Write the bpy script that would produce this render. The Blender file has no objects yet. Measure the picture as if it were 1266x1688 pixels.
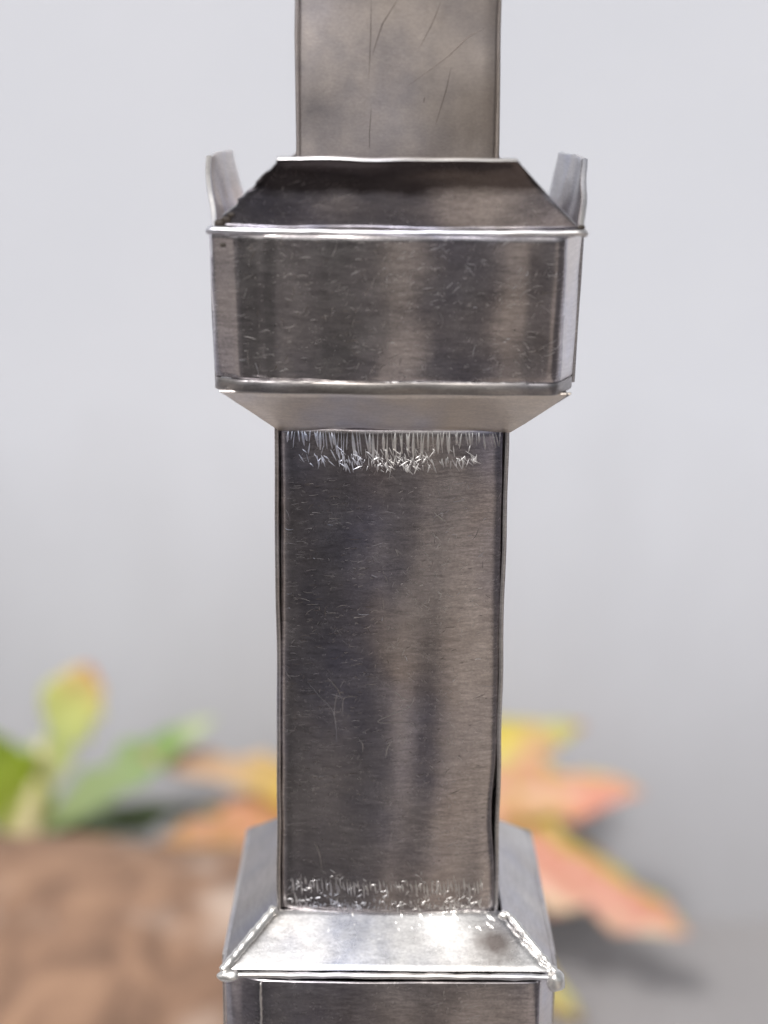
import bpy, math, random
from mathutils import Vector, noise
random.seed(7)
R = math.radians
U = 1e-4                                   # one design unit = 0.1 mm
SC = bpy.context.scene
COL = SC.collection

# ------------------------------------------------------------------ camera
PITCH, ROLL = R(14.12), R(0.48)
CAM = Vector((-0.0020, -0.3468, 0.1797))
FPX = 2679.0                               # focal length in photograph pixels (1266 x 1688)
cam = bpy.data.cameras.new("camera")
cam_o = bpy.data.objects.new("camera", cam); COL.objects.link(cam_o)
cam_o.location = CAM
cam_o.rotation_mode = 'XYZ'
from mathutils import Matrix
_rot = Matrix.Rotation(R(90) - PITCH, 4, 'X') @ Matrix.Rotation(ROLL, 4, 'Z')
cam_o.rotation_euler = _rot.to_euler()
cam.sensor_fit = 'VERTICAL'; cam.sensor_height = 36.0; cam.sensor_width = 27.0
cam.lens = 36.0 * FPX / 1688.0
cam.clip_start = 0.01; cam.clip_end = 400
cam.dof.use_dof = True
cam.dof.focus_distance = 0.332
cam.dof.aperture_fstop = 7.6
SC.camera = cam_o

# ------------------------------------------------------------------ sky, sun, exposure
SUN_EL, SUN_AZ = R(43), R(202)             # azimuth measured clockwise from +y: high, from the camera's side, a little left
w = bpy.data.worlds.new("World"); SC.world = w; w.use_nodes = True
nt = w.node_tree; nt.nodes.clear()
sky = nt.nodes.new('ShaderNodeTexSky'); sky.sky_type = 'NISHITA'; sky.sun_disc = False
sky.sun_elevation = SUN_EL; sky.sun_rotation = SUN_AZ
sky.air_density = 1.0; sky.dust_density = 6.0; sky.ozone_density = 1.0
hs = nt.nodes.new('ShaderNodeHueSaturation'); hs.inputs['Saturation'].default_value = 0.12
bg = nt.nodes.new('ShaderNodeBackground'); bg.inputs['Strength'].default_value = 0.08
wo = nt.nodes.new('ShaderNodeOutputWorld')
nt.links.new(sky.outputs[0], hs.inputs['Color']); nt.links.new(hs.outputs[0], bg.inputs['Color'])
nt.links.new(bg.outputs[0], wo.inputs['Surface'])
sun = bpy.data.lights.new("sun", 'SUN'); sun.energy = 2.3; sun.angle = R(7); sun.color = (1.0, 0.96, 0.91)
sun_o = bpy.data.objects.new("sun", sun); COL.objects.link(sun_o)
sd = Vector((math.sin(SUN_AZ) * math.cos(SUN_EL), math.cos(SUN_AZ) * math.cos(SUN_EL), math.sin(SUN_EL)))
sun_o.rotation_euler = sd.to_track_quat('Z', 'Y').to_euler()
sun_o.location = sd * 5
SC.view_settings.view_transform = 'Standard'; SC.view_settings.look = 'None'
SC.view_settings.exposure = 0.22; SC.view_settings.gamma = 1.0

# ------------------------------------------------------------------ helpers
def px(u, v, y):
    """design aid: the point in the plane y = const that a measured photograph position belongs to"""
    du, dv = (u - 633) / FPX, (844 - v) / FPX
    c, s = math.cos(ROLL), math.sin(ROLL)
    X, Z = du * c - dv * s, du * s + dv * c
    d = Vector((X, math.cos(PITCH) + Z * math.sin(PITCH), -math.sin(PITCH) + Z * math.cos(PITCH)))
    t = (y - CAM.y) / d.y
    return CAM + d * t

def link(name, verts, faces, mat, parent=None, smooth=True, uvs=None, attr=None):
    me = bpy.data.meshes.new(name); me.from_pydata([tuple(v) for v in verts], [], faces); me.update()
    if smooth: me.polygons.foreach_set('use_smooth', [True] * len(me.polygons))
    if uvs is not None:
        l = me.uv_layers.new(name='UVMap')
        for lp in me.loops: l.data[lp.index].uv = uvs[lp.vertex_index]
    if mat: me.materials.append(mat)
    o = bpy.data.objects.new(name, me); COL.objects.link(o)
    if parent:
        o.parent = parent
    return o

def n3(x, y, z): return noise.noise(Vector((x, y, z)))

def params(n, length, r):
    """parameter list with two narrow edge rows so that the rim of a sheet is rounded"""
    e = min(0.2, r / max(length, 1e-6))
    inner = [e + (1 - 2 * e) * i / n for i in range(n + 1)]
    return [0.0, e * 0.25] + inner + [1 - e * 0.25, 1.0]

def sheet(name, fn, nu, nv, thick, mat, parent, r=2.5, lu=400, lv=300, flip=False, edge=None):
    """a metal sheet: fn(u, v) gives its outer face in design units; it gets thickness and a rounded rim"""
    us, vs = params(nu, lu, r), params(nv, lv, r)
    NU, NV = len(us), len(vs)
    h = 1e-3
    P, N = [], []
    for v in vs:
        for u in us:
            p = Vector(fn(u, v))
            a = Vector(fn(min(1, u + h), v)) - Vector(fn(max(0, u - h), v))
            b = Vector(fn(u, min(1, v + h))) - Vector(fn(u, max(0, v - h)))
            n = a.cross(b)
            if n.length < 1e-9: n = Vector((0, -1, 0))
            n.normalize()
            if flip: n = -n
            P.append(p); N.append(n)
    def off(i, j):
        k = min(i, NU - 1 - i, j, NV - 1 - j)
        return r if k == 0 else (r * 0.35 if k == 1 else 0.0)
    V = []
    for j in range(NV):
        for i in range(NU):
            V.append((P[j * NU + i] - N[j * NU + i] * off(i, j)) * U)
    m = len(V)
    for j in range(NV):
        for i in range(NU):
            V.append((P[j * NU + i] - N[j * NU + i] * (thick - off(i, j))) * U)
    F = []
    for j in range(NV - 1):
        for i in range(NU - 1):
            a, b, c, d = j * NU + i, j * NU + i + 1, (j + 1) * NU + i + 1, (j + 1) * NU + i
            F.append((a, b, c, d) if not flip else (d, c, b, a))
            F.append((m + d, m + c, m + b, m + a) if not flip else (m + a, m + b, m + c, m + d))
    ring = [i for i in range(NU)] + [j * NU + NU - 1 for j in range(1, NV)] + \
           [(NV - 1) * NU + i for i in range(NU - 2, -1, -1)] + [j * NU for j in range(NV - 2, 0, -1)]
    for k in range(len(ring)):
        a, b = ring[k], ring[(k + 1) % len(ring)]
        F.append((b, a, m + a, m + b) if not flip else (a, b, m + b, m + a))
    o = link(name, V, F, mat, parent)
    if edge:
        o.data.materials.append(edge)
        n0 = len(F) - len(ring); k = 0
        for j in range(NV - 1):
            for i in range(NU - 1):
                if min(i, NU - 2 - i, j, NV - 2 - j) == 0:
                    o.data.polygons[k].material_index = 1
                k += 2
        for q in range(n0, len(F)): o.data.polygons[q].material_index = 1
    return o

def quad(c00, c10, c11, c01, warp=0.0, seed=0.0, wscale=1 / 160.0, bulge=0.0, rag=0.0):
    """bilinear panel between four corners with the slight dents of hand-cut sheet"""
    c00, c10, c11, c01 = map(Vector, (c00, c10, c11, c01))
    nrm = (c10 - c00).cross(c01 - c00).normalized()
    def fn(u, v):
        p = (c00 * (1 - u) + c10 * u) * (1 - v) + (c01 * (1 - u) + c11 * u) * v
        q = p * wscale
        d = warp * n3(q.x + seed, q.y * 1.0 + seed * 1.7, q.z) + bulge * math.sin(math.pi * u) * math.sin(math.pi * v)
        p = p + nrm * d
        if rag:
            e = 1 - min(1, 8 * min(u, 1 - u))
            f = 1 - min(1, 8 * min(v, 1 - v))
            p += (c10 - c00).normalized() * rag * e * n3(seed + 3, p.z / 22, p.x / 50)
            p += (c01 - c00).normalized() * rag * f * n3(p.x / 30, seed + 9, p.y / 30)
        return p
    return fn

def tube(name, pts, rad, mat, parent, seg=10, lump=0.0, lumpscale=0.06, seed=0, squash=1.0):
    """a bead or rod along pts (design units) with radius per point, closed rounded ends"""
    pts = [Vector(p) for p in pts]
    if not isinstance(rad, (list, tuple)): rad = [rad] * len(pts)
    V, F = [], []
    n = len(pts)
    rings = []
    for i, p in enumerate(pts):
        t = (pts[min(n - 1, i + 1)] - pts[max(0, i - 1)]).normalized()
        up = Vector((0, 0, 1)) if abs(t.z) < 0.9 else Vector((0, 1, 0))
        a = t.cross(up).normalized(); b = a.cross(t).normalized()
        rr = []
        for k in range(seg):
            th = 2 * math.pi * k / seg
            q = p + a * math.cos(th) * rad[i] + b * math.sin(th) * rad[i] * squash
            if lump:
                q += (q - p) * lump * n3(q.x * lumpscale + seed, q.y * lumpscale, q.z * lumpscale)
            rr.append(len(V)); V.append(q * U)
        rings.append(rr)
    for i in range(n - 1):
        for k in range(seg):
            F.append((rings[i][k], rings[i][(k + 1) % seg], rings[i + 1][(k + 1) % seg], rings[i + 1][k]))
    c0 = len(V); V.append((pts[0] - (pts[1] - pts[0]).normalized() * rad[0] * 0.6) * U)
    c1 = len(V); V.append((pts[-1] + (pts[-1] - pts[-2]).normalized() * rad[-1] * 0.6) * U)
    for k in range(seg):
        F.append((rings[0][(k + 1) % seg], rings[0][k], c0)); F.append((rings[-1][k], rings[-1][(k + 1) % seg], c1))
    return link(name, V, F, mat, parent)

def tag(o, label=None, cat=None, kind=None, group=None):
    if label: o['label'] = label
    if cat: o['category'] = cat
    if kind: o['kind'] = kind
    if group: o['group'] = group
    return o

def empty(name, loc):
    o = bpy.data.objects.new(name, None); COL.objects.link(o); o.location = loc; o.empty_display_size = 0.02
    return o

# ------------------------------------------------------------------ materials
class NB:
    def __init__(s, name):
        s.m = bpy.data.materials.new(name); s.m.use_nodes = True
        s.t = s.m.node_tree; s.b = s.t.nodes['Principled BSDF']
    def node(s, typ, **k):
        n = s.t.nodes.new(typ)
        for a, v in k.items():
            if a == 'inp':
                for i, x in v.items():
                    if isinstance(x, bpy.types.NodeSocket): s.t.links.new(x, n.inputs[i])
                    else: n.inputs[i].default_value = x
            else: setattr(n, a, v)
        return n
    def link(s, a, b): s.t.links.new(a, b)
    def coord(s, scale=(1, 1, 1), rot=(0, 0, 0), loc=(0, 0, 0), src='Object'):
        c = s.node('ShaderNodeTexCoord')
        mp = s.node('ShaderNodeMapping', vector_type='TEXTURE', inp={'Scale': [1 / a for a in scale], 'Rotation': rot, 'Location': loc})
        s.link(c.outputs[src], mp.inputs['Vector'])
        return mp.outputs[0]
    def noise(s, vec, scale, detail=4, rough=0.55, dist=0.0):
        return s.node('ShaderNodeTexNoise', inp={'Vector': vec, 'Scale': scale, 'Detail': detail, 'Roughness': rough, 'Distortion': dist}).outputs['Fac']
    def ramp(s, fac, stops):
        r = s.node('ShaderNodeValToRGB', inp={'Fac': fac})
        el = r.color_ramp.elements
        while len(el) > len(stops): el.remove(el[-1])
        for i, (p, c) in enumerate(stops):
            e = el[i] if i < len(el) else el.new(p)
            e.position = p; e.color = (c[0], c[1], c[2], 1) if not isinstance(c, (int, float)) else (c, c, c, 1)
        return r.outputs[0]
    def mix(s, fac, a, b, mode='MIX'):
        n = s.node('ShaderNodeMix', data_type='RGBA', blend_type=mode)
        for i, x in ((0, fac), (6, a), (7, b)):
            if isinstance(x, bpy.types.NodeSocket): s.link(x, n.inputs[i])
            else: n.inputs[i].default_value = x if isinstance(x, (int, float)) else (x[0], x[1], x[2], 1)
        return n.outputs[2]
    def math(s, op, a, b=0.0, c=0.0):
        n = s.node('ShaderNodeMath', operation=op)
        for i, x in enumerate((a, b, c)):
            if isinstance(x, bpy.types.NodeSocket): s.link(x, n.inputs[i])
            else: n.inputs[i].default_value = x
        return n.outputs[0]

def scratch_layer(nb, rot, stretch, scale, lo, hi, loc=(0, 0, 0)):
    v = nb.coord(scale=stretch, rot=rot, loc=loc)
    f = nb.noise(v, scale, 2, 0.5)
    return nb.ramp(f, [(lo, 0.0), (hi, 1.0)])

def metal(name, tint=(0.585, 0.55, 0.548), dark=(0.375, 0.335, 0.332), rough=0.19, brush=1.0, wear=1.0, tarnish=(0.36, 0.64), seed=0.0, stain=None, dark_reflect_above=None):
    nb = NB(name); b = nb.b
    b.inputs['Metallic'].default_value = 1.0
    o = (seed, seed * 0.37, seed * 0.71)
    big = nb.noise(nb.coord(loc=o, scale=(1, 1, 0.45)), 30, 3, 0.5, 0.4)
    mid = nb.noise(nb.coord(loc=o), 130, 5, 0.65)
    hue = nb.noise(nb.coord(loc=(seed + 2, 0, 1)), 34, 3, 0.5)
    fac = nb.ramp(nb.math('ADD', nb.math('MULTIPLY', big, 0.75), nb.math('MULTIPLY', mid, 0.25)), [(tarnish[0], 0.0), (tarnish[1], 1.0)])
    brown = nb.mix(nb.ramp(hue, [(0.4, 0.0), (0.62, 1.0)]), dark, (dark[0] * 0.86, dark[1] * 0.95, dark[2] * 1.18))
    col = nb.mix(fac, brown, tint)
    # brushing: very fine, almost horizontal lines that arc a little
    bend = nb.node('ShaderNodeVectorMath', operation='ADD')
    warpv = nb.node('ShaderNodeTexNoise', inp={'Vector': nb.coord(loc=o), 'Scale': 22.0, 'Detail': 1.0})
    sc = nb.node('ShaderNodeVectorMath', operation='SCALE', inp={0: warpv.outputs['Color'], 3: 0.006})
    c = nb.node('ShaderNodeTexCoord')
    nb.link(c.outputs['Object'], bend.inputs[0]); nb.link(sc.outputs[0], bend.inputs[1])
    mp = nb.node('ShaderNodeMapping', vector_type='TEXTURE', inp={'Vector': bend.outputs[0], 'Scale': (14, 14, 1.0), 'Rotation': (0, R(-5), 0)})
    lines = nb.noise(mp.outputs[0], 2300, 4, 0.75)
    mp2 = nb.node('ShaderNodeMapping', vector_type='TEXTURE', inp={'Vector': bend.outputs[0], 'Scale': (8, 8, 1.0), 'Rotation': (0, R(9), 0)})
    lines2 = nb.noise(mp2.outputs[0], 1500, 2, 0.6)
    s1 = scratch_layer(nb, (0, R(-17), 0), (0.10, 0.10, 1), 3600, 0.665, 0.74, (seed, 0, 0))
    s2 = scratch_layer(nb, (0, R(-66), 0), (0.16, 0.16, 1), 3300, 0.67, 0.75, (0, seed, 0))
    s3 = scratch_layer(nb, (0, R(41), 0), (0.15, 0.15, 1), 3600, 0.67, 0.75, (0, 0, seed))
    specks = nb.ramp(nb.noise(nb.coord(loc=o, rot=(0.3, 0.2, 0.5), scale=(1, 1, 0.7)), 1500, 2, 0.5), [(0.72, 0.0), (0.82, 1.0)])
    clump = nb.ramp(nb.noise(nb.coord(loc=(seed, 3, 1)), 70, 4, 0.65), [(0.42, 0.0), (0.66, 1.0)])
    scr = nb.math('MULTIPLY', nb.math('MAXIMUM', nb.math('MAXIMUM', s1, s2), nb.math('MAXIMUM', s3, specks)), nb.math('MULTIPLY_ADD', clump, 0.75, 0.25))
    scr = nb.math('MULTIPLY', scr, wear)
    lm = nb.ramp(nb.math('ADD', nb.math('MULTIPLY', lines, 0.6), nb.math('MULTIPLY', lines2, 0.4)), [(0.34, 0.55), (0.50, 1.0), (0.66, 1.5)])
    col = nb.mix(0.66 * brush, col, lm, 'MULTIPLY')
    grain = nb.noise(nb.coord(loc=o, scale=(0.6, 1, 1)), 2600, 3, 0.75)
    col = nb.mix(0.8 * min(1, wear + .25), col, nb.ramp(grain, [(0.30, 0.72), (0.5, 1.0), (0.70, 1.32)]), 'MULTIPLY')
    col = nb.mix(nb.math('MULTIPLY', scr, 0.55), col, (0.80, 0.78, 0.76))
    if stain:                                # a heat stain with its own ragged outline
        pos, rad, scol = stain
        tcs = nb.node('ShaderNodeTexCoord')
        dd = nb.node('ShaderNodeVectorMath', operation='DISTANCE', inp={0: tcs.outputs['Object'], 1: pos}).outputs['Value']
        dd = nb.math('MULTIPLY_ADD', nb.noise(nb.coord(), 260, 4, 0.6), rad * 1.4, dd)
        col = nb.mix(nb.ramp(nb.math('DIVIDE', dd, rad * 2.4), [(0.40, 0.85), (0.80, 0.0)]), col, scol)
    if dark_reflect_above is not None:              # dark reflection along the flap's top, painted in as a brown band
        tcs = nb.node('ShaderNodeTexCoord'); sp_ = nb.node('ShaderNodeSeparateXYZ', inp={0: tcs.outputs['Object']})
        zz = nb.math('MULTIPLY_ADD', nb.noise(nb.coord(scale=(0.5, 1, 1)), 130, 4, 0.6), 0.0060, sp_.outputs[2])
        zz = nb.math('MULTIPLY', nb.math('SUBTRACT', zz, dark_reflect_above), 250.0)
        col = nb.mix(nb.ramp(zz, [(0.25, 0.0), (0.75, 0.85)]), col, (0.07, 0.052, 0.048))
    nb.link(col, b.inputs['Base Color'])
    rg = nb.math('MULTIPLY_ADD', mid, 0.22, rough - 0.08)
    rg = nb.math('MULTIPLY_ADD', scr, 0.18, rg)
    nb.link(rg, b.inputs['Roughness'])
    hgt = nb.math('ADD', nb.math('MULTIPLY', lines, 0.4 * brush), nb.math('MULTIPLY', scr, 0.22))
    hgt = nb.math('ADD', hgt, nb.math('MULTIPLY', mid, 0.8))
    bp = nb.node('ShaderNodeBump', inp={'Strength': 0.48, 'Distance': 0.00006, 'Height': hgt})
    nb.link(bp.outputs[0], b.inputs['Normal'])
    return nb.m

M = {}
M['metal'] = metal('brushed_metal')
M['metal_shaft'] = metal('brushed_metal_shaft', seed=4.3)
M['metal_column'] = metal('dull_metal', tint=(0.45, 0.395, 0.36), dark=(0.37, 0.32, 0.29), rough=0.40, brush=0.10, wear=0.2, seed=9.1)
M['metal_clean'] = metal('clean_metal', tint=(0.66, 0.64, 0.62), dark=(0.52, 0.48, 0.46), rough=0.30, brush=0.5, wear=0.5, seed=2.2)
M['metal_under'] = metal('smooth_metal', tint=(0.88, 0.79, 0.70), dark=(0.80, 0.71, 0.62), rough=0.36, brush=0.25, wear=0.15, seed=12.5)
M['metal_side'] = metal('greyed_metal', tint=(0.42, 0.39, 0.375), dark=(0.30, 0.275, 0.26), rough=0.33, brush=0.5, wear=0.4, seed=15.5)
M['metal_scr'] = metal('scratched_metal', tint=(0.64, 0.60, 0.58), dark=(0.54, 0.50, 0.48), rough=0.3, brush=0, wear=0)
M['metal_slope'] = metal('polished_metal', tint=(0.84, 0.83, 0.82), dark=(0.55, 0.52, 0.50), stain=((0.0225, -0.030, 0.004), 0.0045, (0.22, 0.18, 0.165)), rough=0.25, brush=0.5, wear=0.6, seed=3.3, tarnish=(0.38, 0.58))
M['metal_lit'] = metal('lit_metal', tint=(0.92, 0.88, 0.86), dark=(0.84, 0.79, 0.77), rough=0.42, brush=0.3, wear=0.1, seed=7.7)  # reflected light put into a paler tint, for bends and left flap
M['metal_flap'] = metal('dark_reflect_metal', seed=21.0, dark_reflect_above=(1560 + 135) * U - 0.0050)
M['groove'] = metal('dark_groove', tint=(0.20, 0.17, 0.155), dark=(0.14, 0.12, 0.11), rough=0.5, brush=0, wear=0)
M['bright'] = metal('raw_metal', tint=(0.92, 0.90, 0.88), dark=(0.80, 0.77, 0.75), rough=0.33, brush=0.2, wear=0.1, seed=6.2)
M['solder'] = metal('solder', tint=(0.93, 0.92, 0.90), dark=(0.78, 0.76, 0.74), rough=0.36, brush=0.0, wear=0.0, seed=1.4, tarnish=(0.2, 0.4))

def simple(name, col, rough=0.8, metallic=0.0):
    nb = NB(name); nb.b.inputs['Base Color'].default_value = (*col, 1)
    nb.b.inputs['Roughness'].default_value = rough; nb.b.inputs['Metallic'].default_value = metallic
    return nb.m
M['soot'] = simple('burnt_flux', (0.035, 0.026, 0.02), 0.6)

def wall_mat():
    # pale plaster; light falling off towards its foot is painted into the colour
    nb = NB('grey_plaster')
    f = nb.noise(nb.coord(), 1.6, 5, 0.6)
    g = nb.noise(nb.coord(), 60, 4, 0.6)
    col = nb.ramp(f, [(0.3, (0.53, 0.55, 0.605)), (0.7, (0.567, 0.583, 0.636))])
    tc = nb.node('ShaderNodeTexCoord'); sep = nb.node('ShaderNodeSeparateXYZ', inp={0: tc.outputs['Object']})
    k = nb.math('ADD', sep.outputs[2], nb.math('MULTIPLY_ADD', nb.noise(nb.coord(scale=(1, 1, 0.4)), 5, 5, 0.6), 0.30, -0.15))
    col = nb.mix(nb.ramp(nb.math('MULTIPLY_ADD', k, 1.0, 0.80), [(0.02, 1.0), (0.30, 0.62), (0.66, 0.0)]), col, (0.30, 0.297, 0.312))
    nb.link(col, nb.b.inputs['Base Color']); nb.b.inputs['Roughness'].default_value = 0.85
    bp = nb.node('ShaderNodeBump', inp={'Strength': 0.3, 'Distance': 0.002, 'Height': g}); nb.link(bp.outputs[0], nb.b.inputs['Normal'])
    return nb.m
def ground_mat(name, stops, sc=2.1, dark_spot=None):
    nb = NB(name)
    f = nb.noise(nb.coord(), sc, 6, 0.62, 0.4)
    g = nb.noise(nb.coord(), 90, 5, 0.6)
    col = nb.ramp(f, stops)
    col = nb.mix(0.15, col, nb.ramp(g, [(0.3, 0.12), (0.7, 0.40)]))
    if dark_spot:                                  # a dark patch added for its reflection in the metal
        tc = nb.node('ShaderNodeTexCoord')
        d = nb.node('ShaderNodeVectorMath', operation='DISTANCE', inp={0: tc.outputs['Object'], 1: (dark_spot[0], dark_spot[1], ZF)}).outputs['Value']
        d = nb.math('MULTIPLY_ADD', nb.noise(nb.coord(), 3, 4, 0.6), 0.7, d)
        col = nb.mix(nb.ramp(nb.math('DIVIDE', d, dark_spot[2] * 1.6), [(0.60, 1.0), (0.78, 0.0)]), col, (0.016, 0.013, 0.013))
    nb.link(col, nb.b.inputs['Base Color']); nb.b.inputs['Roughness'].default_value = 0.95; nb.b.inputs['Specular IOR Level'].default_value = 0.08
    bp = nb.node('ShaderNodeBump', inp={'Strength': 0.5, 'Distance': 0.003, 'Height': g}); nb.link(bp.outputs[0], nb.b.inputs['Normal'])
    return nb.m
def wood_mat():
    nb = NB('weathered_wood')
    v = nb.coord(scale=(0.35, 1, 1), rot=(0, R(-62), 0))
    f = nb.noise(v, 22, 5, 0.6, 0.8)
    g = nb.noise(nb.coord(scale=(0.3, 1, 1), rot=(0, R(-62), 0)), 13, 3, 0.5, 0.4)
    col = nb.ramp(f, [(0.30, (0.13, 0.078, 0.055)), (0.5, (0.25, 0.15, 0.10)), (0.68, (0.35, 0.215, 0.14))])
    col = nb.mix(nb.ramp(g, [(0.55, 0.0), (0.68, 1.0)]), col, (0.47, 0.37, 0.31))
    nb.link(col, nb.b.inputs['Base Color']); nb.b.inputs['Roughness'].default_value = 0.9
    bp = nb.node('ShaderNodeBump', inp={'Strength': 0.8, 'Distance': 0.006, 'Height': f}); nb.link(bp.outputs[0], nb.b.inputs['Normal'])
    return nb.m
ZF = -0.72
M['wall'] = wall_mat(); M['ground'] = ground_mat('dark_soil', [(0.36, (0.05, 0.045, 0.049)), (0.52, (0.095, 0.085, 0.089)), (0.66, (0.16, 0.142, 0.138))], 0.9); M['reflect_dark'] = ground_mat('dark_reflect_ground', [(0.3, (0.012, 0.010, 0.011)), (0.7, (0.028, 0.023, 0.022))], 3.0); M['reflect_pale'] = ground_mat('pale_reflect_ground', [(0.3, (0.32, 0.28, 0.26)), (0.7, (0.44, 0.40, 0.37))], 6.0); M['reflect_tan'] = ground_mat('tan_reflect_ground', [(0.3, (0.38, 0.33, 0.29)), (0.7, (0.50, 0.44, 0.385))], 2.0); M['paving'] = ground_mat('concrete', [(0.3, (0.31, 0.30, 0.308)), (0.7, (0.355, 0.343, 0.352))], 1.4); M['wood'] = wood_mat()  # dark, pale and tan tones serve the unseen grounds added for reflections

def leaf_mat(name, stops, edge=None, rim=None, mottle=None):
    """colour runs from stalk (0) to tip (1); rim = margin colour"""
    nb = NB(name)
    tc = nb.node('ShaderNodeTexCoord'); sep = nb.node('ShaderNodeSeparateXYZ', inp={0: tc.outputs['UV']})
    nz = nb.noise(nb.coord(), 45, 4, 0.6)
    t = nb.math('ADD', sep.outputs[0], nb.math('MULTIPLY_ADD', nz, 0.35, -0.175))
    col = nb.ramp(t, stops)
    ab = nb.math('ABSOLUTE', nb.math('MULTIPLY_ADD', sep.outputs[1], 2.0, -1.0))
    if rim: 
        col = nb.mix(nb.ramp(sep.outputs[1], [(0.62, 0.0), (0.86, 1.0)]), col, rim)
    if edge:
        col = nb.mix(nb.ramp(sep.outputs[1], [(0.12, 1.0), (0.34, 0.0)]), col, edge)
    if mottle:
        mz = nb.noise(nb.coord(loc=(3, 1, 2)), 38, 3, 0.6)
        col = nb.mix(nb.ramp(mz, [(0.50, 0.0), (0.60, 0.85)]), col, mottle)
    vein = nb.ramp(ab, [(0.0, 1.0), (0.10, 0.0)])
    col = nb.mix(nb.math('MULTIPLY', vein, 0.4), col, (0.55, 0.55, 0.22))
    b = nb.b
    nb.link(col, b.inputs['Base Color']); b.inputs['Roughness'].default_value = 0.45
    tr = nb.node('ShaderNodeBsdfTranslucent'); nb.link(col, tr.inputs[0])
    mx = nb.node('ShaderNodeMixShader', inp={0: 0.35}); nb.link(b.outputs[0], mx.inputs[1]); nb.link(tr.outputs[0], mx.inputs[2])
    nb.link(mx.outputs[0], nb.t.nodes['Material Output'].inputs['Surface'])
    return nb.m

# ------------------------------------------------------------------ the setting
ZF = -0.72                                  # ground level below the base's shoulder
def rise(x, y):
    # added unseen bank, raised to keep horizon sky out of the metal's reflections
    t = min(1.0, max(0.0, (-y - 5.0) / 6.0))
    az = math.degrees(math.atan2(x, max(0.1, -y)))
    return (2.3 + 2.4 * math.exp(-((az + 21) / 9.0) ** 2) - 0.9 * math.exp(-((az - 19) / 9.0) ** 2)) * t * t * (3 - 2 * t)
def ground():
    n = 40; V = []; F = []
    ext = [-60, -30, -20, -15] + [-12 + 0.25 * i for i in range(80)] + [9, 15, 30, 60]
    k = len(ext)
    for y in ext:
        for x in ext:
            near = max(abs(x), abs(y)) < 5
            V.append((x, y, ZF + rise(x, y) + (0.004 * n3(x * 2, y * 2, 0) if near else 0)))
    for j in range(k - 1):
        for i in range(k - 1):
            F.append((j * k + i, j * k + i + 1, (j + 1) * k + i + 1, (j + 1) * k + i))
    return tag(link('ground', V, F, M['ground']), kind='structure')
ground()
def paving():
    # concrete apron along the wall, a step of a few centimetres above the soil
    x0, x1, y0, y1, z0, z1 = -6, 6, -0.30, 1.30, ZF - 0.05, ZF + 0.03
    V = []; F = []
    nx, ny = 60, 12
    for j in range(ny + 1):
        for i in range(nx + 1):
            x = x0 + (x1 - x0) * i / nx; y = y0 + (y1 - y0) * j / ny
            if j == 0: y += 0.04 * n3(x * 1.7, 3, 0)
            V.append((x, y, z1 + 0.002 * n3(x * 3, y * 3, 0)))
    for j in range(ny):
        for i in range(nx):
            F.append((j * (nx + 1) + i, j * (nx + 1) + i + 1, (j + 1) * (nx + 1) + i + 1, (j + 1) * (nx + 1) + i))
    for i in range(nx + 1): V.append((V[i][0], V[i][1] - 0.01, z0))
    m = (nx + 1) * (ny + 1)
    for i in range(nx): F.append((m + i, m + i + 1, i + 1, i))
    return tag(link('paving', V, F, M['paving'], smooth=False), kind='structure')
paving()
def path():
    # unseen tan strip, added for a warm reflection on the metal's right
    c = [(0.62, -0.46), (0.68, -1.4), (1.08, -3.0), (2.05, -5.5), (3.9, -9.0), (6.6, -14.0)]
    V = []; F = []; n = 80
    for i in range(n + 1):
        t = i / n * (len(c) - 1); k = min(len(c) - 2, int(t)); f = t - k
        x = c[k][0] * (1 - f) + c[k + 1][0] * f; y = c[k][1] * (1 - f) + c[k + 1][1] * f
        wd = 0.42 + 0.16 * t
        for q in range(5):
            V.append((x + wd * (q / 2 - 1) + 0.05 * n3(i * .6, q * 3, 1), y, ZF + rise(x, y) + 0.03))
    for i in range(n):
        for q in range(4):
            a = i * 5 + q; F.append((a, a + 5, a + 6, a + 1))
    return tag(link('path', V, F, M['reflect_tan']), kind='structure')
path()
def patch(name, outline, z, mat, n=48):
    """a flat patch of ground with an uneven outline"""
    V = []; F = []
    a, b, c, d = [Vector((*p, z)) for p in outline]
    for j in range(n + 1):
        for i in range(n + 1):
            u, v = i / n, j / n
            p = (a * (1 - u) + b * u) * (1 - v) + (d * (1 - u) + c * u) * v
            V.append(p + Vector((0.08 * n3(p.x * 2, p.y * 2, 1), 0.08 * n3(p.x * 2, p.y * 2, 7), 0.004 * n3(p.x * 5, p.y * 5, 3) + rise(p.x, p.y))))
    for j in range(n):
        for i in range(n):
            q = j * (n + 1) + i; F.append((q, q + 1, q + n + 2, q + n + 1))
    return tag(link(name, V, F, mat), kind='structure')
patch('dark_reflect_patch', [(-8.0, -13), (-3.0, -13), (-0.21, -0.85), (-0.62, -0.85)], ZF + 0.05, M['reflect_dark'])  # unseen dark strip, added to darken the metal's reflection at its left
patch('pale_reflect_patch', [(-11, -6.4), (-3.9, -2.9), (-1.0, -0.56), (-11, -0.56)], ZF + 0.014, M['reflect_pale'])  # unseen pale patch, added to lighten the reflection on the left bend

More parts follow.
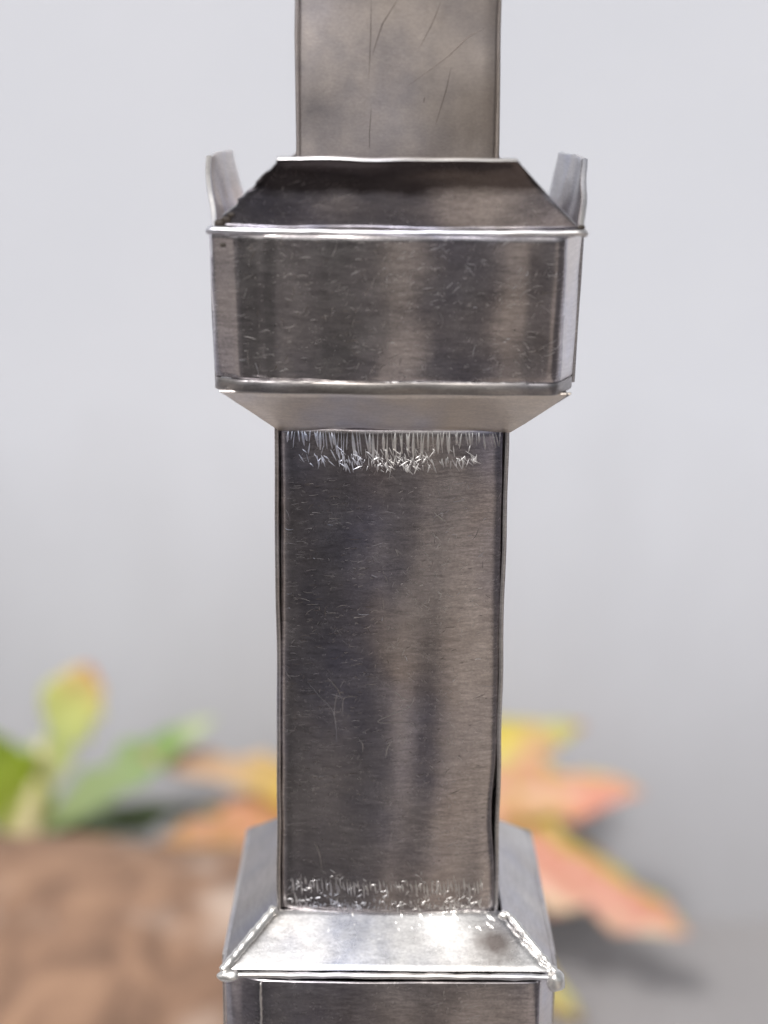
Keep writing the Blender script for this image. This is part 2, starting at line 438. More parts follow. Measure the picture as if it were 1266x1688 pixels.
def garden_wall():
    # rendered wall with a coping, real thickness
    def box(x0, x1, y0, y1, z0, z1, b=0.01):
        V = []; 
        for z, d in ((z0, 0), (z1 - b, 0), (z1, b)):
            V += [(x0 + d, y0 + d, z), (x1 - d, y0 + d, z), (x1 - d, y1 - d, z), (x0 + d, y1 - d, z)]
        F = [(3, 2, 1, 0), (8, 9, 10, 11)]
        for L in (0, 4):
            for i in range(4):
                F.append((L + i, L + (i + 1) % 4, L + 4 + (i + 1) % 4, L + 4 + i))
        return V, F
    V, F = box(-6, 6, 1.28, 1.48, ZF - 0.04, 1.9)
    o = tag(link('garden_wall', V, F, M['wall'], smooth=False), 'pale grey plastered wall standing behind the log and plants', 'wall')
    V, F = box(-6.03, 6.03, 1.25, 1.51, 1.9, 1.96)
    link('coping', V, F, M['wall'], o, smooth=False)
garden_wall()

# ------------------------------------------------------------------ the metal tower
T = empty('metal_tower', (0, 0, 0))
tag(T, 'handmade sheet metal tower with square shaft, flared collar and square base', 'metal tower')

H = 353.5                                   # half width of the base
ZT = -6900                                  # foot of the base
Z1, Z2, Z3, Z4 = 93, 1153, 1254, 1560       # shaft foot, shaft head, collar foot, collar rim

def wrap(path, z0, z1, warp=3.0, seed=0.0, taper=0.0):
    """a sheet bent round a plan path [(x, y)...], smooth, from z0 to z1"""
    pts = [Vector((a, b, 0)) for a, b in path]
    L = [0.0]
    for a, b in zip(pts, pts[1:]): L.append(L[-1] + (b - a).length)
    tot = L[-1]
    def fn(u, v):
        s = u * tot
        i = max(0, min(len(pts) - 2, next((k for k in range(len(L) - 1) if L[k + 1] >= s), len(L) - 2)))
        f = (s - L[i]) / max(1e-6, L[i + 1] - L[i])
        p = pts[i].lerp(pts[i + 1], f)
        z = z0 + (z1 - z0) * v
        d = warp * n3(p.x / 120 + seed, p.y / 120, z / 110)
        t = (pts[i + 1] - pts[i]).normalized()
        k = 1 - taper * (1 - v)
        return Vector(((p.x + t.y * d) * k, (p.y - t.x * d) * k, z))
    return fn, tot

def corner(cx, cy, r, a0, a1, n=8):
    return [(cx + r * math.cos(R(a0 + (a1 - a0) * i / n)), cy + r * math.sin(R(a0 + (a1 - a0) * i / n))) for i in range(n + 1)]

# ---- upper column
UC = 199
zc0, zc1 = Z4 - 150, Z4 + 1300
col_back = sheet('upper_column', quad((UC - 4, UC, zc0), (-UC + 4, UC, zc0), (-UC + 4, UC, zc1), (UC - 4, UC, zc1), 3, 1), 6, 14, 10, M['metal_column'], T, lu=400, lv=1400)
fn_col = quad((-UC + 6, -UC, zc0), (UC - 6, -UC, zc0), (UC - 6, -UC, zc1), (-UC + 6, -UC, zc1), 5, 3, bulge=8, rag=1.5)
sheet('front_panel', fn_col, 14, 40, 9, M['metal_column'], col_back, r=7, lu=400, lv=1400, edge=M['groove'])
sheet('side_panel', quad((-UC, UC, zc0), (-UC, -UC + 4, zc0), (-UC, -UC + 4, zc1), (-UC, UC, zc1), 3, 5), 6, 14, 9, M['metal_column'], col_back, lu=400, lv=1400)
sheet('side_panel', quad((UC, -UC + 4, zc0), (UC, UC, zc0), (UC, UC, zc1), (UC, -UC + 4, zc1), 3, 7), 6, 14, 9, M['metal_column'], col_back, lu=400, lv=1400)

# ---- collar
C = 355
CW = 365
left_c = [(-CW, -CW + 112), (-CW + 3, -CW + 58), (-CW + 6, -CW + 50), (-CW + 12, -CW + 43), (-CW + 46, -CW + 21), (-CW + 52, -CW + 17), (-CW + 58, -CW + 14), (-CW + 100, -CW + 6), (-CW + 106, -CW + 4), (-CW + 114, -CW + 2)]
right_c = [(CW - 58, -CW - 1), (CW - 50, -CW + 2), (CW - 44, -CW + 8), (CW - 36, -CW + 22), (CW - 14, -CW + 72), (CW - 6, -CW + 96), (CW, -CW + 120)]
path = left_c + [(-CW + 132 + i * 22, -CW - 6 * math.sin((i + 1) / 24 * math.pi) + 3.2 * math.sin(i * 0.52 + 0.4) * min(1, i / 4, (22 - i) / 4)) for i in range(23)] + right_c
fn, tot = wrap(path, Z3 + 20, Z4 - 6, 3.0, 1.0, 0.022); fn_collar, tot_collar = fn, tot
collar = sheet('collar', fn, 120, 26, 9, M['metal'], T, lu=tot, lv=300)
sheet('side_panel', quad((-CW + 6, CW - 8, Z3 + 4), (-CW + 6, -CW + 106, Z3 + 4), (-CW - 2, -CW + 100, Z4 - 8), (-CW - 2, CW, Z4 - 8), 3, 2), 10, 8, 9, M['metal_clean'], collar, lu=660)
sheet('side_panel', quad((CW - 6, -CW + 118, Z3 + 4), (CW - 6, CW - 8, Z3 + 4), (CW + 2, CW, Z4 - 8), (CW + 2, -CW + 112, Z4 - 8), 3, 2), 10, 8, 9, M['metal_clean'], collar, lu=660)
sheet('back_panel', quad((CW, CW + 3, Z3 + 4), (-CW, CW + 3, Z3 + 4), (-CW, CW + 3, Z4 - 8), (CW, CW + 3, Z4 - 8), 3, 2), 10, 8, 9, M['metal'], collar, lu=700)
def lit_bends(o, lo, hi):  # paler tint on the outer bends, painting in their reflected light
    o.data.materials.append(M['metal_lit'])
    for p in o.data.polygons:
        x = p.center.x / U
        if x > hi or x < lo: p.material_index = 1
lit_bends(collar, -CW + 9, CW - 42)
# folded rim at the top of the collar front
rim_pts = [(-C - 2 + (2 * C + 4) * i / 40, -C - 6 + 1.5 * n3(i * .3, 1, 0), Z4 + 2 - 3 * math.sin(i / 40 * math.pi) + 1.5 * n3(i * .4, 5, 0)) for i in range(41)]
tube('rim', rim_pts, [6.5 + 2 * n3(i * .25, 4, 4) for i in range(41)], M['bright'], collar, lump=0.15, seed=3)
for sx in (-1, 1):
    tube('rim', [(sx * (C + 1), -C + 4 + 2 * (C - 4) * i / 12, Z4) for i in range(13)], 7, M['bright'], collar, lump=0.1, seed=sx + 5)
tube('rim', [(-C + 2 * C * i / 12, C + 1, Z4) for i in range(13)], 7, M['bright'], collar, lump=0.1, seed=8)
# four flaps
IN, FL, DZ = 127, 16, 135
def flap(k, seed, mat, ragL=0.0):
    # built for the front, turned by k quarter turns
    c, s = [(1, 0), (0, 1), (-1, 0), (0, -1)][k]
    def tr(x, y, z): return Vector((x * c - y * s, x * s + y * c, z))
    W = C - 6
    y0, y1 = -C + 3, -C - FL
    def fn(u, v):
        v2 = v
        xl = -W + IN * v2; xr = W - IN * v2
        if ragL: xl += ragL * (n3(v * 9 + seed, 0, 0) + 0.5 * (1 if math.sin(v * 23) > 0.2 else -0.6)) * (1 - 0.4 * v)
        x = xl + (xr - xl) * u
        y = y0 + (y1 - y0) * v2 - 5 * math.sin(math.pi * v) - 13 * math.sin(math.pi * u) * (0.4 + 0.6 * v) + 5 * n3(x / 150 + seed, v * 2, 0) - (17 * max(0, (v - .70) / .30) ** 2 if k == 0 else 0)
        z = Z4 + 6 + (DZ - 6) * v2 + 2.5 * v * n3(x / 90, seed, 3)
        return tr(x, y, z)
    return sheet('flap', fn, 26, 22 if ragL else 14, 12 if k % 2 else 9, mat, collar, r=2.5, lu=600, lv=140, edge=M['bright'])
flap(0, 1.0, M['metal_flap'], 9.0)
flap(1, 2.0, M['metal_clean']); flap(2, 3.0, M['metal']); flap(3, 4.0, M['metal_lit'])  # left flap tinted paler than the right, painting in its reflected light
# lip at the collar's foot
fn, tot = wrap([(x, y - 4) for x, y in [(q[0] * .98, q[1] * .98) for q in path[1:-1]]], Z3 - 4, Z3 + 20, 1.5, 3.0)
sheet('lip', fn, 60, 2, 9, M['metal_side'], collar, r=2.5, lu=tot, lv=21)
tube('lip_burr', [(-C + 70 + i * 9.5, -C - 8 + 1.0 * n3(i, 0, 0), Z3 + 20 + 1.2 * n3(i * .7, 2, 0)) for i in range(58)], [0.5 + 1.6 * max(0, n3(i * .45, 7, 1) + .15) for i in range(58)], M['bright'], collar, seg=6)
# sloping underside panels
s2 = 236
def under(k, seed, mat, ins=0.0, drop=0.0):
    c, s = [(1, 0), (0, 1), (-1, 0), (0, -1)][k]
    def tr(x, y, z): return Vector((x * c - y * s, x * s + y * c, z))
    a = C - 12 - ins
    return sheet('sloping_panel', quad(tr(-s2 + 2, -s2, Z2 - 1), tr(s2 - 2, -s2, Z2 - 1), tr(a, -a + 2, Z3 - 6 - drop), tr(-a, -a + 2, Z3 - 6 - drop), 4, seed, rag=1.5), 16, 8, 7, mat, collar, r=2, lu=600, lv=150)
under(0, 1, M['metal_under']); under(1, 2, M['metal_side'], 2, 1); under(2, 3, M['metal']); under(3, 4, M['metal_side'], 7, -3)

# ---- shaft
xl0, xr0, xl1, xr1 = -237, 229, -233, 222          # front panel: foot left/right, head left/right
shaft = sheet('shaft', quad((236, 236, Z1 - 60), (-236, 236, Z1 - 60), (-232, 234, Z2 + 20), (232, 234, Z2 + 20), 3, 4), 8, 16, 9, M['metal_shaft'], T, lu=470, lv=1060)
def fp(u, v):
    xl = xl0 + (xl1 - xl0) * v; xr = xr0 + (xr1 - xr0) * v
    xr -= 9 * math.exp(-((v - 0.22) / 0.09) ** 2) - 1.0 * n3(v * 14, 2, 0)
    xl += 1.2 * n3(v * 14, 8, 0)
    x = xl + (xr - xl) * u
    yf = -242 + 8 * v
    z = Z1 - 4 + (Z2 + 9 - Z1) * v
    d = 7.0 * n3(x / 190 + 3, z / 420, 0) + 4.2 * n3(x / 95, z / 520, 4) - 13 * math.sin(math.pi * u) 
    d += 7 * (1 - min(1, u / .05)) ** 2 + 7 * (1 - min(1, (1 - u) / .05)) ** 2
    return Vector((x, yf + d, z))
sheet('front_panel', fp, 40, 80, 8, M['metal_shaft'], shaft, r=3, lu=450, lv=1060)
sheet('side_panel', quad((-246, 236, Z1 - 70), (-246, -243, Z1 - 70), (-243, -232, Z2 + 10), (-243, 234, Z2 + 10), 3, 5), 8, 40, 9, M['metal_clean'], shaft, lu=470, lv=1060)
sheet('side_panel', quad((235, -241, Z1 - 70), (246, 236, Z1 - 70), (250, 234, Z2 + 10), (232, -230, Z2 + 10), 3, 9), 8, 40, 9, M['metal_clean'], shaft, lu=470, lv=1060)

# ---- base
HB = H + 9
left_b = [(-HB, -HB + 110), (-HB + 5, -HB + 58), (-HB + 10, -HB + 40), (-HB + 36, -HB + 22), (-HB + 70, -HB + 6), (-HB + 82, -HB + 2)]
bpath = left_b + [(-HB + 96, -HB)] + [(-HB + 150 + i * 60, -HB - 6 * math.sin((i + 1) / 9 * math.pi)) for i in range(8)] + [(HB - 56, -HB), (HB - 46, -HB + 3), (HB - 40, -HB + 10), (HB - 14, -HB + 62), (HB - 5, -HB + 90), (HB, -HB + 118)]
fn, tot = wrap(bpath, ZT, -12, 3.0, 6.0)
base = sheet('base', fn, 60, 60, 9, M['metal'], T, lu=tot, lv=5200)
sheet('side_panel', quad((-HB - 2, HB, ZT), (-HB - 2, -HB + 98, ZT), (-HB - 2, -HB + 98, -6), (-HB - 2, HB, -6), 2, 2), 8, 20, 9, M['metal_clean'], base, lu=620, lv=5200)
sheet('side_panel', quad((HB + 2, -HB + 108, ZT), (HB + 2, HB, ZT), (HB + 2, HB, -6), (HB + 2, -HB + 108, -6), 2, 2), 8, 20, 9, M['metal_clean'], base, lu=620, lv=5200)
sheet('back_panel', quad((HB, HB + 3, ZT), (-HB, HB + 3, ZT), (-HB, HB + 3, -6), (HB, HB + 3, -6), 2, 2), 8, 20, 9, M['metal'], base, lu=700, lv=5200)
lit_bends(base, -HB + 9, HB - 38)
s1 = 246
def slope(k, seed, mat):
    c, s = [(1, 0), (0, 1), (-1, 0), (0, -1)][k]
    def tr(x, y, z): return Vector((x * c - y * s, x * s + y * c, z))
    a = H - (5 if k == 0 else 1)
    return sheet('sloping_panel', quad(tr(-a, -a, 4), tr(a, -a, 4), tr(s1 - 6, -s1, Z1), tr(-s1 + 6, -s1, Z1), 4, seed), 24, 10, 8, mat, base, lu=600, lv=150)
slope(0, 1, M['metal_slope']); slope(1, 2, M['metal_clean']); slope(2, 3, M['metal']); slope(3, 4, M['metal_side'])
tube('rim', [(-H - 2 + (2 * H + 4) * i / 40, -H - 5 + 1.5 * n3(i * .3, 2, 0), -2 + 1.5 * n3(i * .4, 9, 0)) for i in range(41)], [6.5 + 2.2 * n3(i * .3, 6, 4) for i in range(41)], M['bright'], base, lump=0.2, seed=13)
for sx in (-1, 1):
    tube('rim', [(sx * (H + 1), -H + 4 + 2 * (H - 4) * i / 12, -2) for i in range(13)], 6, M['metal_clean'], base, lump=0.1, seed=sx + 15)
tube('rim', [(-H + 2 * H * i / 12, H + 1, -2) for i in range(13)], 6, M['metal_clean'], base, lump=0.1, seed=18)
# solder along the two front hips and blobs at the corners
for sx, sd_ in ((-1, 2), (1, 7)):
    a, b = Vector((sx * (H + 1), -H - 3, 4)), Vector((sx * (s1 + 8), -s1 - 8, Z1 - 2))
    pts = [a.lerp(b, i / 26) + Vector((2.2 * n3(i * .5, sd_, 0), 0, 3 + 2 * n3(i * .6, sd_, 5))) for i in range(27)]
    rad = [max(3, (9.5 if sx < 0 else 6.5) + (3 if sx < 0 else 6) * n3(i * .42, sd_, 2)) for i in range(27)]
    tube('solder_bead', pts, rad, M['solder'], base, lump=0.15, seed=sd_)
def blob(p, r, seed, sq=(1, 1, 1), parent=base):
    V, F = [], []
    nu, nv = 18, 12
    for j in range(nv + 1):
        th = math.pi * j / nv
        for i in range(nu):
            ph = 2 * math.pi * i / nu
            d = Vector((math.sin(th) * math.cos(ph), math.sin(th) * math.sin(ph), math.cos(th)))
            k = r * (1 + 0.22 * n3(d.x * 1.6 + seed, d.y * 1.6, d.z * 1.6) + 0.08 * n3(d.x * 5, d.y * 5 + seed, d.z * 5))
            V.append((Vector(p) + Vector((d.x * sq[0], d.y * sq[1], d.z * sq[2])) * k) * U)
    for j in range(nv):
        for i in range(nu):
            F.append((j * nu + i, (j + 1) * nu + i, (j + 1) * nu + (i + 1) % nu, j * nu + (i + 1) % nu))
    return link('solder_blob', V, F, M['solder'], parent)
blob((H - 1, -H - 7, -9), 21, 3, (1, .9, 1.1)); blob((-H + 12, -H - 7, -3), 15, 5, (1.6, .8, .85))
blob((-s1 - 8, -s1 - 8, Z1), 11, 9); blob((s1 + 2, -s1 - 8, Z1 - 8), 10, 11, (1.2, .8, 1))

for q, (p, r) in enumerate([((-C + 20, -C - 1, Z4 + 14), 9), ((-C + 32, -C - 3, Z4 + 21), 8), ((-C + 42, -C - 4, Z4 + 30), 6), ((-C + 26, -C - 8, Z4 - 26), 5), ((C - 6, -C + 2, Z4 + 12), 6)]):
    o = blob(p, r, q + 20, (1.2, .5, .8), collar); o.name = 'burnt_flux'; o.data.materials[0] = M['soot']
tube('burr', [(-H + 80 + 2 * n3(i * .5, 3, 0), -H - 11, -18 - i * 9) for i in range(40)], [1.6 + 1.6 * max(0, n3(i * .6, 1, 8) + .3) for i in range(40)], M['bright'], base, seg=6)
# ---- file marks: small bright gouges along the two seams, and longer scratches
def marks(name, lst, mat, parent, sink=1.0):
    """lst of (points on the surface, half width, height): little raised burrs"""
    V, F = [], []
    for pts, hw, hh, nrm in lst:
        n = len(pts); st = len(V)
        for i, p in enumerate(pts):
            t = (pts[min(n - 1, i + 1)] - pts[max(0, i - 1)]).normalized()
            sdir = t.cross(nrm).normalized()
            f = math.sin(math.pi * (0.08 + 0.84 * i / (n - 1)))
            V += [(p - sdir * hw * f - nrm * sink) * U, (p + nrm * hh * f) * U, (p + sdir * hw * f - nrm * sink) * U]
        for i in range(n - 1):
            a = st + i * 3
            F += [(a, a + 1, a + 4, a + 3), (a + 1, a + 2, a + 5, a + 4)]
    o = link(name, V, F, mat, parent)
    return tag(o, kind='stuff')
NF = Vector((0, -1, 0))
def on_shaft(x, z):
    v = (z - (Z1 - 4)) / (Z2 + 6 - Z1)
    xl = xl0 + (xl1 - xl0) * v; xr = xr0 + (xr1 - xr0) * v
    u = min(.999, max(.001, (x - xl) / (xr - xl)))
    return fp(u, min(.999, max(0.001, v))) + Vector((0, -0.75, 0))
lst = []
x = -215
while x < 215:                               # upper seam
    m = max(0.25, 1 - abs(x + 10) / 240)
    ln = (18 + 46 * m) * random.uniform(.6, 1.15)
    sl = random.uniform(-4, 9)
    z0 = Z2 - 2 - random.uniform(0, 4)
    lst.append(([on_shaft(x + sl * t, z0 - ln * t) for t in (0, .25, .5, .75, 1)], random.choice((random.uniform(0.9, 2.0), random.uniform(1.8, 3.8))), random.uniform(1.2, 4.2), NF))
    if random.random() < .8 * m + .15:
        for _ in range(random.randint(2, 6)):
            xx, zz = x + random.uniform(-8, 12), z0 - 46 - random.uniform(0, 32) * m
            l2 = random.uniform(6, 22); a = random.choice((random.gauss(.3, .35), random.uniform(-1.3, 1.3)))
            lst.append(([on_shaft(xx + math.sin(a) * l2 * t, zz - math.cos(a) * l2 * t) for t in (0, .5, 1)], random.uniform(0.8, 1.9), random.uniform(.7, 1.9), NF))
    x += random.choice((random.uniform(4.5, 8), random.uniform(8, 12)))
for _ in range(90):
    xx = random.gauss(-10, 75); zz = Z2 - random.uniform(28, 74); l2 = random.uniform(10, 28); a = random.gauss(.25, .4)
    if abs(xx) < 200:
        lst.append(([on_shaft(xx + math.sin(a) * l2 * t, zz - math.cos(a) * l2 * t) for t in (0, .33, .66, 1)], random.uniform(.7, 1.7), random.uniform(.5, 1.6), NF))
x = -212
while x < 205:                               # lower seam
    ln = random.uniform(16, 40)
    z0 = Z1 + 72 + random.uniform(-6, 5)
    lst.append(([on_shaft(x + 3 * t, z0 - ln * t) for t in (0, .5, 1)], random.uniform(1.3, 2.5), random.uniform(.7, 1.5), NF))
    if random.random() < .8:
        zz = Z1 + random.uniform(8, 30); l2 = random.uniform(6, 16)
        lst.append(([on_shaft(x + random.uniform(-3, 3), zz - l2 * t) for t in (0, .5, 1)], random.uniform(1.4, 3.0), random.uniform(.8, 1.8), NF))
    x += random.uniform(6, 12)
for _ in range(260):                         # frosting close above the foot
    xx = random.uniform(-215, 212); zz = Z1 + random.choice((random.gauss(16, 7), random.gauss(52, 16))); l2 = random.uniform(4, 14); a = random.gauss(0, .9)
    lst.append(([on_shaft(xx + math.sin(a) * l2 * t, max(Z1 + 3, zz - math.cos(a) * l2 * t)) for t in (0, .5, 1)], random.uniform(.6, 1.5), random.uniform(.3, 1.0), NF))
marks('file_marks', lst, M['bright'], shaft)
def poly_marks(chains, y, hw, hh):
    out = []
    for ch in chains:
        P = [px(a, b, y * U) / U for a, b in ch]
        Q = []
        for k in range(len(P) - 1):
            p0, p1, p2, p3 = P[max(0, k - 1)], P[k], P[k + 1], P[min(len(P) - 1, k + 2)]
            for i in range(6):
                t = i / 6
                Q.append(0.5 * (2 * p1 + (p2 - p0) * t + (2 * p0 - 5 * p1 + 4 * p2 - p3) * t * t + (3 * p1 - p0 - 3 * p2 + p3) * t ** 3))
        Q.append(P[-1])
        out.append(([on_shaft(q.x, q.z) for q in Q], hw, hh, NF))
    return out
marks('scratches', poly_marks([    [(508, 1125), (530, 1150), (548, 1170), (554, 1195), (555, 1222)], [(540, 1116), (556, 1134), (563, 1150)],
    [(650, 1137), (662, 1148), (672, 1153)], [(683, 1147), (676, 1162), (655, 1172), (632, 1181), (624, 1188), (655, 1189), (675, 1191), (690, 1202)],
    [(648, 1218), (639, 1230), (636, 1246)], [(716, 846), (726, 855), (736, 862)], [(590, 1214), (598, 1225), (598, 1238)], [(520, 1388), (527, 1405), (531, 1430)], [(556, 1140), (551, 1168), (553, 1190)],
    [(565, 1180), (567, 1150), (590, 1146)]], -240, 0.9, .15), M['metal_clean'], shaft, sink=0.0)
# bright gouges at the head of the front slope
sp = quad((-341, -341, 4), (341, -341, 4), (240, -246, 93), (-240, -246, 93), 4, 1)
nS = Vector((0, -.64, .77))
lst = []
for i in range(46):
    u = random.uniform(.55, .97) if i % 3 else random.uniform(.2, .9)
    v = random.choice((.93, .78, .76, .66)) + random.uniform(-.05, .05)
    l2 = random.uniform(.05, .15)
    lst.append(([sp(u + .004 * t, v - l2 * t) + nS * .5 for t in (0, .5, 1)], random.uniform(2, 4.5), random.uniform(1, 2.6), nS))
for i in range(14):
    u = .80 + .17 * i / 13; v = .06 + .12 * max(0, i - 5) / 8 * random.uniform(.6, 1)
    lst.append(([sp(u, v + .05 * t) + nS * .5 for t in (0, .5, 1)], random.uniform(3, 6), random.uniform(1.5, 3), nS))
marks('file_marks', lst, M['solder'], base)
# dark scratches on the upper column
def random_marks(fn, n, seed, nrm, L, ubox=(0, 1), vbox=(0, 1), hw=(.35, .65), slant=None):
    rnd = random.Random(seed); out = []
    while len(out) < n:
        u, v = rnd.uniform(*ubox), rnd.uniform(*vbox)
        if n3(u * 4 + seed, v * 4, seed) < rnd.uniform(-.5, .5): continue
        a = rnd.choice((rnd.gauss(0.12, .22), rnd.gauss(0.12, .22), rnd.gauss(1.0, .5), rnd.uniform(-1.6, 1.6))) if slant is None else rnd.gauss(slant, .12)
        ln = rnd.choice((5, 7, 9, 12, 16, 24)) * rnd.uniform(.6, 1.2); cv = rnd.gauss(0, .3)
        P = []
        for i in range(5):
            t = i / 4 - .5; b = a + cv * t
            P.append((u + math.cos(b) * ln * t / L[0], v + math.sin(b) * ln * t / L[1]))
        if all(.01 < p[0] < .99 and .01 < p[1] < .99 for p in P):
            out.append(([Vector(fn(*p)) + nrm * .45 for p in P], rnd.uniform(*hw), rnd.uniform(.02, .06), nrm))
    return out
for q, (mt, n) in enumerate(((M['bright'], 16), (M['metal_scr'], 280), (M['groove'], 110))):
    marks('scratches', random_marks(fn_collar, n, 31 + q, NF, (tot_collar, 280), (.14, .86), (.03, .97)), mt, collar, sink=0.05)
    marks('scratches', random_marks(fp, int(n * .8), 51 + q, NF, (450, 1060), (.03, .97), (.03, .9)), mt, shaft, sink=0.05)
    marks('scratches', random_marks(fp, int(n * .7), 71 + q, NF, (450, 1060), (.03, .45), (.25, .9), slant=.1), mt, shaft, sink=0.05)
def col_marks(chains):
    out = []
    for ch in chains:
        P = [px(a, b, -204 * U) / U for a, b in ch]
        Q = []
        for a, b in zip(P, P[1:]):
            for i in range(4): Q.append(a.lerp(b, i / 4))
        Q.append(P[-1])
        out.append(([Vector(fn_col(min(.99, max(.01, (q.x + UC - 6) / (2 * UC - 12))), (q.z - zc0) / (zc1 - zc0))) + NF * .5 for q in Q], random.uniform(.6, 1.0), .2, NF))
    return out
marks('scratches', col_marks([[(612, 0), (611, 60), (608, 130)], [(655, 0), (630, 40), (614, 90)], [(728, 0), (712, 40), (692, 78)],
    [(800, 45), (770, 62), (740, 92), (672, 142)], [(744, 110), (735, 150), (718, 206)], [(612, 180), (609, 220), (609, 245)], [(700, 160), (698, 170)]]), M['groove'], col_back, sink=0.2)
# ------------------------------------------------------------------ log and plants
def log():
    V, F = [], []
    y0 = CAM.y + 1.20; r = 0.153; zc = px(200, 1416, y0).z - r
    x0, x1 = -0.75, px(560, 1500, y0).x
    nx, ns = 90, 48
    for i in range(nx + 1):
        x = x0 + (x1 - x0) * i / nx
        for k in range(ns):
            th = 2 * math.pi * k / ns
            d = 1 + 0.07 * n3(x * 7, math.cos(th) * 1.3, math.sin(th) * 1.3) + 0.035 * n3(x * 14 + th * 3, math.cos(th) * 4, math.sin(th) * 4) + 0.02 * n3(x * 60, th * 9, 0)
            V.append((x, y0 + math.cos(th) * r * d, zc + math.sin(th) * r * d))
    for i in range(nx):
        for k in range(ns):
            F.append((i * ns + k, (i + 1) * ns + k, (i + 1) * ns + (k + 1) % ns, i * ns + (k + 1) % ns))
    F.append([k for k in range(ns)]); F.append([nx * ns + k for k in range(ns - 1, -1, -1)])
    return tag(link('log', V, F, M['wood']), 'brown weathered log lying at the left behind the tower', 'log')
log()

def leaf(parent, a, b, width, mat, droop=0.01, side=0.0, tilt=0.3, toward=None, shape=1.0, fold=0.15):
    """a leaf blade from stalk point a to tip b (metres); width = full width; blade bowed, folded at the midrib"""
    a, b = Vector(a), Vector(b)
    t = (b - a).normalized(); L = (b - a).length
    cam_dir = Vector((0, -1, 0.35)).normalized()
    s = t.cross(cam_dir).normalized()
    n = s.cross(t).normalized()
    s = (s + n * tilt).normalized(); n = s.cross(t).normalized()
    nl, nw = 18, 8
    V, UV, F = [], [], []
    for sd2 in (0, 1):
        for i in range(nl + 1):
            f = i / nl
            wd = width * 0.5 * max(0.015, (math.sin(math.pi * f ** (0.8 * shape))) ** 0.75 * (1 - 0.15 * f)) 
            c = a + t * L * f + Vector((0, 0, 1)) * droop * math.sin(math.pi * f) + s * side * math.sin(math.pi * f)
            for k in range(nw + 1):
                g = 2 * k / nw - 1
                p = c + s * wd * g + n * (fold * wd * abs(g) + 0.07 * width * n3(f * 6, g * 2, L * 50) - sd2 * 0.0006) + s * 0.30 * width * g * n3(f * 8, g, L * 70) * math.sin(math.pi * f)
                V.append(p); UV.append((f, k / nw))
    m = (nl + 1) * (nw + 1)
    for i in range(nl):
        for k in range(nw):
            q = i * (nw + 1) + k
            F.append((q, q + 1, q + nw + 2, q + nw + 1)); F.append((m + q + nw + 1, m + q + nw + 2, m + q + 1, m + q))
    for i in range(nl):
        for k in (0, nw):
            q = i * (nw + 1) + k; e = (q, q + nw + 1, m + q + nw + 1, m + q)
            F.append(e if k == 0 else e[::-1])
    return link('leaf', V, F, mat, parent, uvs=UV)

G1, G2 = (0.20, 0.30, 0.03), (0.10, 0.22, 0.03)
M['leaf_tip'] = leaf_mat('leaf_yellow_green', [(0.0, (0.62, 0.64, 0.34)), (0.35, (0.58, 0.66, 0.28)), (0.70, (0.64, 0.66, 0.24)), (0.86, (0.74, 0.60, 0.26)), (0.95, (0.74, 0.32, 0.14))])
M['leaf_green'] = leaf_mat('leaf_green', [(0.0, (0.34, 0.42, 0.20)), (0.5, (0.36, 0.47, 0.24)), (0.75, (0.27, 0.43, 0.14)), (1.0, (0.62, 0.68, 0.46))])
M['leaf_lime'] = leaf_mat('leaf_lime', [(0.0, (0.46, 0.52, 0.14)), (0.4, (0.36, 0.46, 0.05)), (1.0, (0.28, 0.42, 0.06))])
M['leaf_tan'] = leaf_mat('leaf_tan', [(0.0, (0.84, 0.66, 0.14)), (0.45, (0.78, 0.58, 0.12)), (0.6, (0.76, 0.56, 0.36)), (0.85, (0.74, 0.52, 0.38)), (1.0, (0.62, 0.48, 0.28))])
M['leaf_pink'] = leaf_mat('leaf_pink', [(0.0, (0.76, 0.40, 0.16)), (0.5, (0.80, 0.42, 0.28)), (1.0, (0.66, 0.44, 0.26))], mottle=(0.66, 0.40, 0.16), edge=(0.74, 0.55, 0.06))
M['leaf_orange'] = leaf_mat('leaf_orange', [(0.0, (0.55, 0.24, 0.04)), (0.5, (0.60, 0.33, 0.12)), (0.62, (0.62, 0.42, 0.16)), (0.78, (0.66, 0.24, 0.15)), (1.0, (0.72, 0.36, 0.30))], mottle=(0.70, 0.36, 0.26), edge=(0.66, 0.50, 0.18))
M['leaf_yellow'] = leaf_mat('leaf_yellow', [(0.0, (0.72, 0.48, 0.05)), (0.6, (0.76, 0.62, 0.10)), (0.75, (0.66, 0.42, 0.22)), (1.0, (0.68, 0.30, 0.20))], mottle=(0.55, 0.56, 0.18), edge=(0.60, 0.52, 0.12))
M['leaf_red'] = leaf_mat('leaf_red', [(0.0, (0.55, 0.28, 0.06)), (0.35, (0.68, 0.27, 0.20)), (0.85, (0.68, 0.29, 0.22)), (1.0, (0.70, 0.42, 0.32))], mottle=(0.74, 0.38, 0.30), edge=(0.55, 0.50, 0.05), rim=(0.78, 0.62, 0.44))
M['leaf_dark'] = leaf_mat('leaf_dark_green', [(0.0, (0.10, 0.16, 0.06)), (1.0, (0.13, 0.18, 0.10))])
M['stem'] = simple('cream_stem', (0.58, 0.52, 0.30), 0.5)
M['stem_brown'] = simple('brown_stem', (0.25, 0.15, 0.07), 0.6)

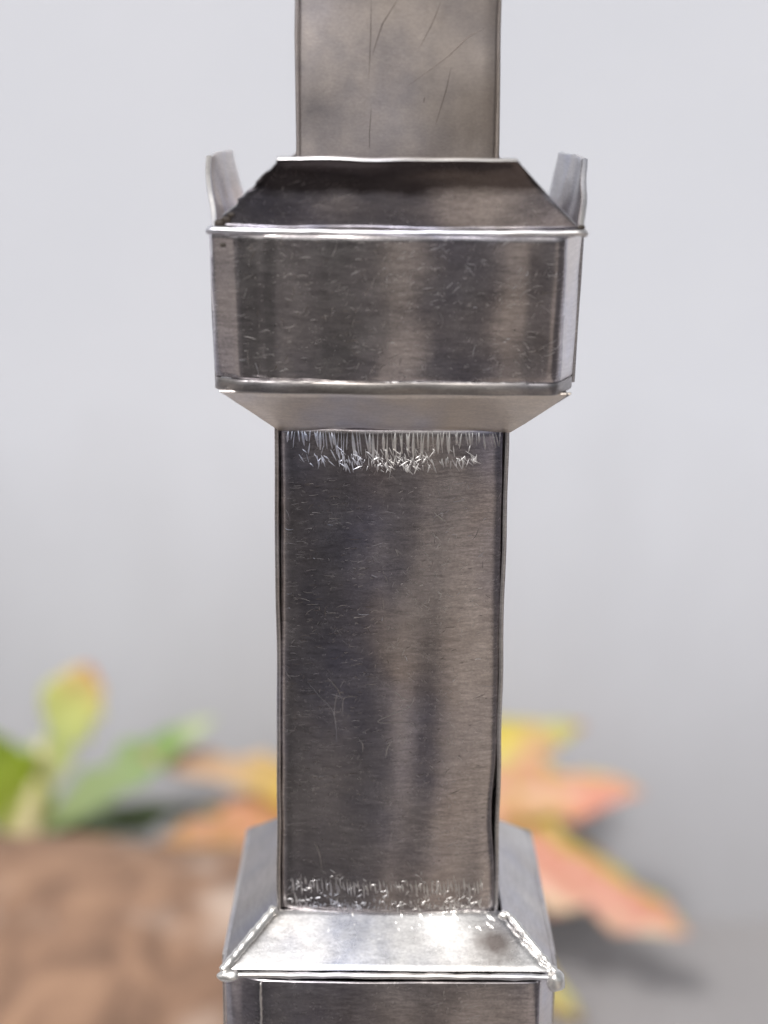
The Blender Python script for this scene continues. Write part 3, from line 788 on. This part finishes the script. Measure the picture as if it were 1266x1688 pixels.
Yg = CAM.y + 1.42
pg = empty('leafy_plant', (px(55, 1430, Yg).x, Yg, ZF))
tag(pg, 'green leafy plant with pale stems behind the log, one leaf tipped orange', 'plant')
def child_pts(o, *p): return [Vector(q) for q in p]
def stem(parent, pts, rad, mat):
    o = tube('stem', [Vector(p) / U for p in pts], [r / U for r in rad], mat, parent, seg=10)
    return o
def attach(root):
    inv = Matrix.Translation(root.location).inverted()
    for c in root.children:
        c.matrix_parent_inverse = inv
bx = px(55, 1430, Yg)
stem(pg, [(bx.x, Yg, ZF - .01), px(50, 1450, Yg), px(52, 1350, Yg), px(66, 1250, Yg), px(76, 1225, Yg)], [.016, .013, .012, .010, .006], M['stem'])
stem(pg, [(bx.x - .012, Yg + .01, ZF - .01), px(28, 1450, Yg), px(22, 1330, Yg), px(2, 1290, Yg)], [.009, .009, .008, .005], M['stem'])
leaf(pg, px(72, 1320, Yg), px(150, 1098, Yg - .02), .066, M['leaf_tip'], tilt=.2, shape=2.3)
leaf(pg, px(62, 1372, Yg), px(356, 1184, Yg - .05), .042, M['leaf_green'], tilt=.3, droop=.006, shape=1.2)
leaf(pg, px(60, 1392, Yg), px(-45, 1190, Yg - .02), .074, M['leaf_lime'], tilt=.1)
leaf(pg, px(62, 1405, Yg + .03), px(330, 1335, Yg + .06), .04, M['leaf_dark'], tilt=.5)
leaf(pg, px(50, 1380, Yg + .02), px(60, 1215, Yg + .05), .04, M['leaf_green'], tilt=.3)
attach(pg)

Yc = CAM.y + 1.44
pc = empty('autumn_plant', (px(650, 1500, Yc).x, Yc, ZF))
tag(pc, 'plant with orange, yellow and red leaves spreading out behind the tower', 'plant')
cx = px(650, 1500, Yc)
stem(pc, [(cx.x, Yc, ZF - .01), px(652, 1500, Yc), px(648, 1380, Yc), px(650, 1300, Yc)], [.011, .009, .008, .005], M['stem_brown'])
leaf(pc, px(655, 1350, Yc), px(228, 1244, Yc - .06), .046, M['leaf_tan'], tilt=-.25, droop=.006)
leaf(pc, px(650, 1400, Yc), px(235, 1405, Yc - .08), .10, M['leaf_pink'], tilt=-.45, shape=.8)
leaf(pc, px(650, 1320, Yc), px(965, 1195, Yc + .02), .065, M['leaf_yellow'], tilt=.3)
leaf(pc, px(650, 1330, Yc - .01), px(1060, 1308, Yc - .05), .075, M['leaf_orange'], tilt=.2)
leaf(pc, px(690, 1350, Yc - .02), px(1135, 1540, Yc - .10), .085, M['leaf_red'], tilt=.2)
leaf(pc, px(690, 1500, Yc), px(958, 1680, Yc - .06), .062, M['leaf_yellow'], tilt=.2)
leaf(pc, px(660, 1370, Yc + .03), px(1010, 1420, Yc + .03), .06, M['leaf_orange'], tilt=.3)
leaf(pc, px(650, 1350, Yc + .02), px(330, 1335, Yc + .01), .05, M['leaf_yellow'], tilt=.3)
leaf(pc, px(650, 1300, Yc + .02), px(640, 1120, Yc + .04), .06, M['leaf_yellow'], tilt=.2)
leaf(pc, px(650, 1380, Yc + .02), px(880, 1380, Yc), .07, M['leaf_orange'], tilt=.1)
attach(pc)
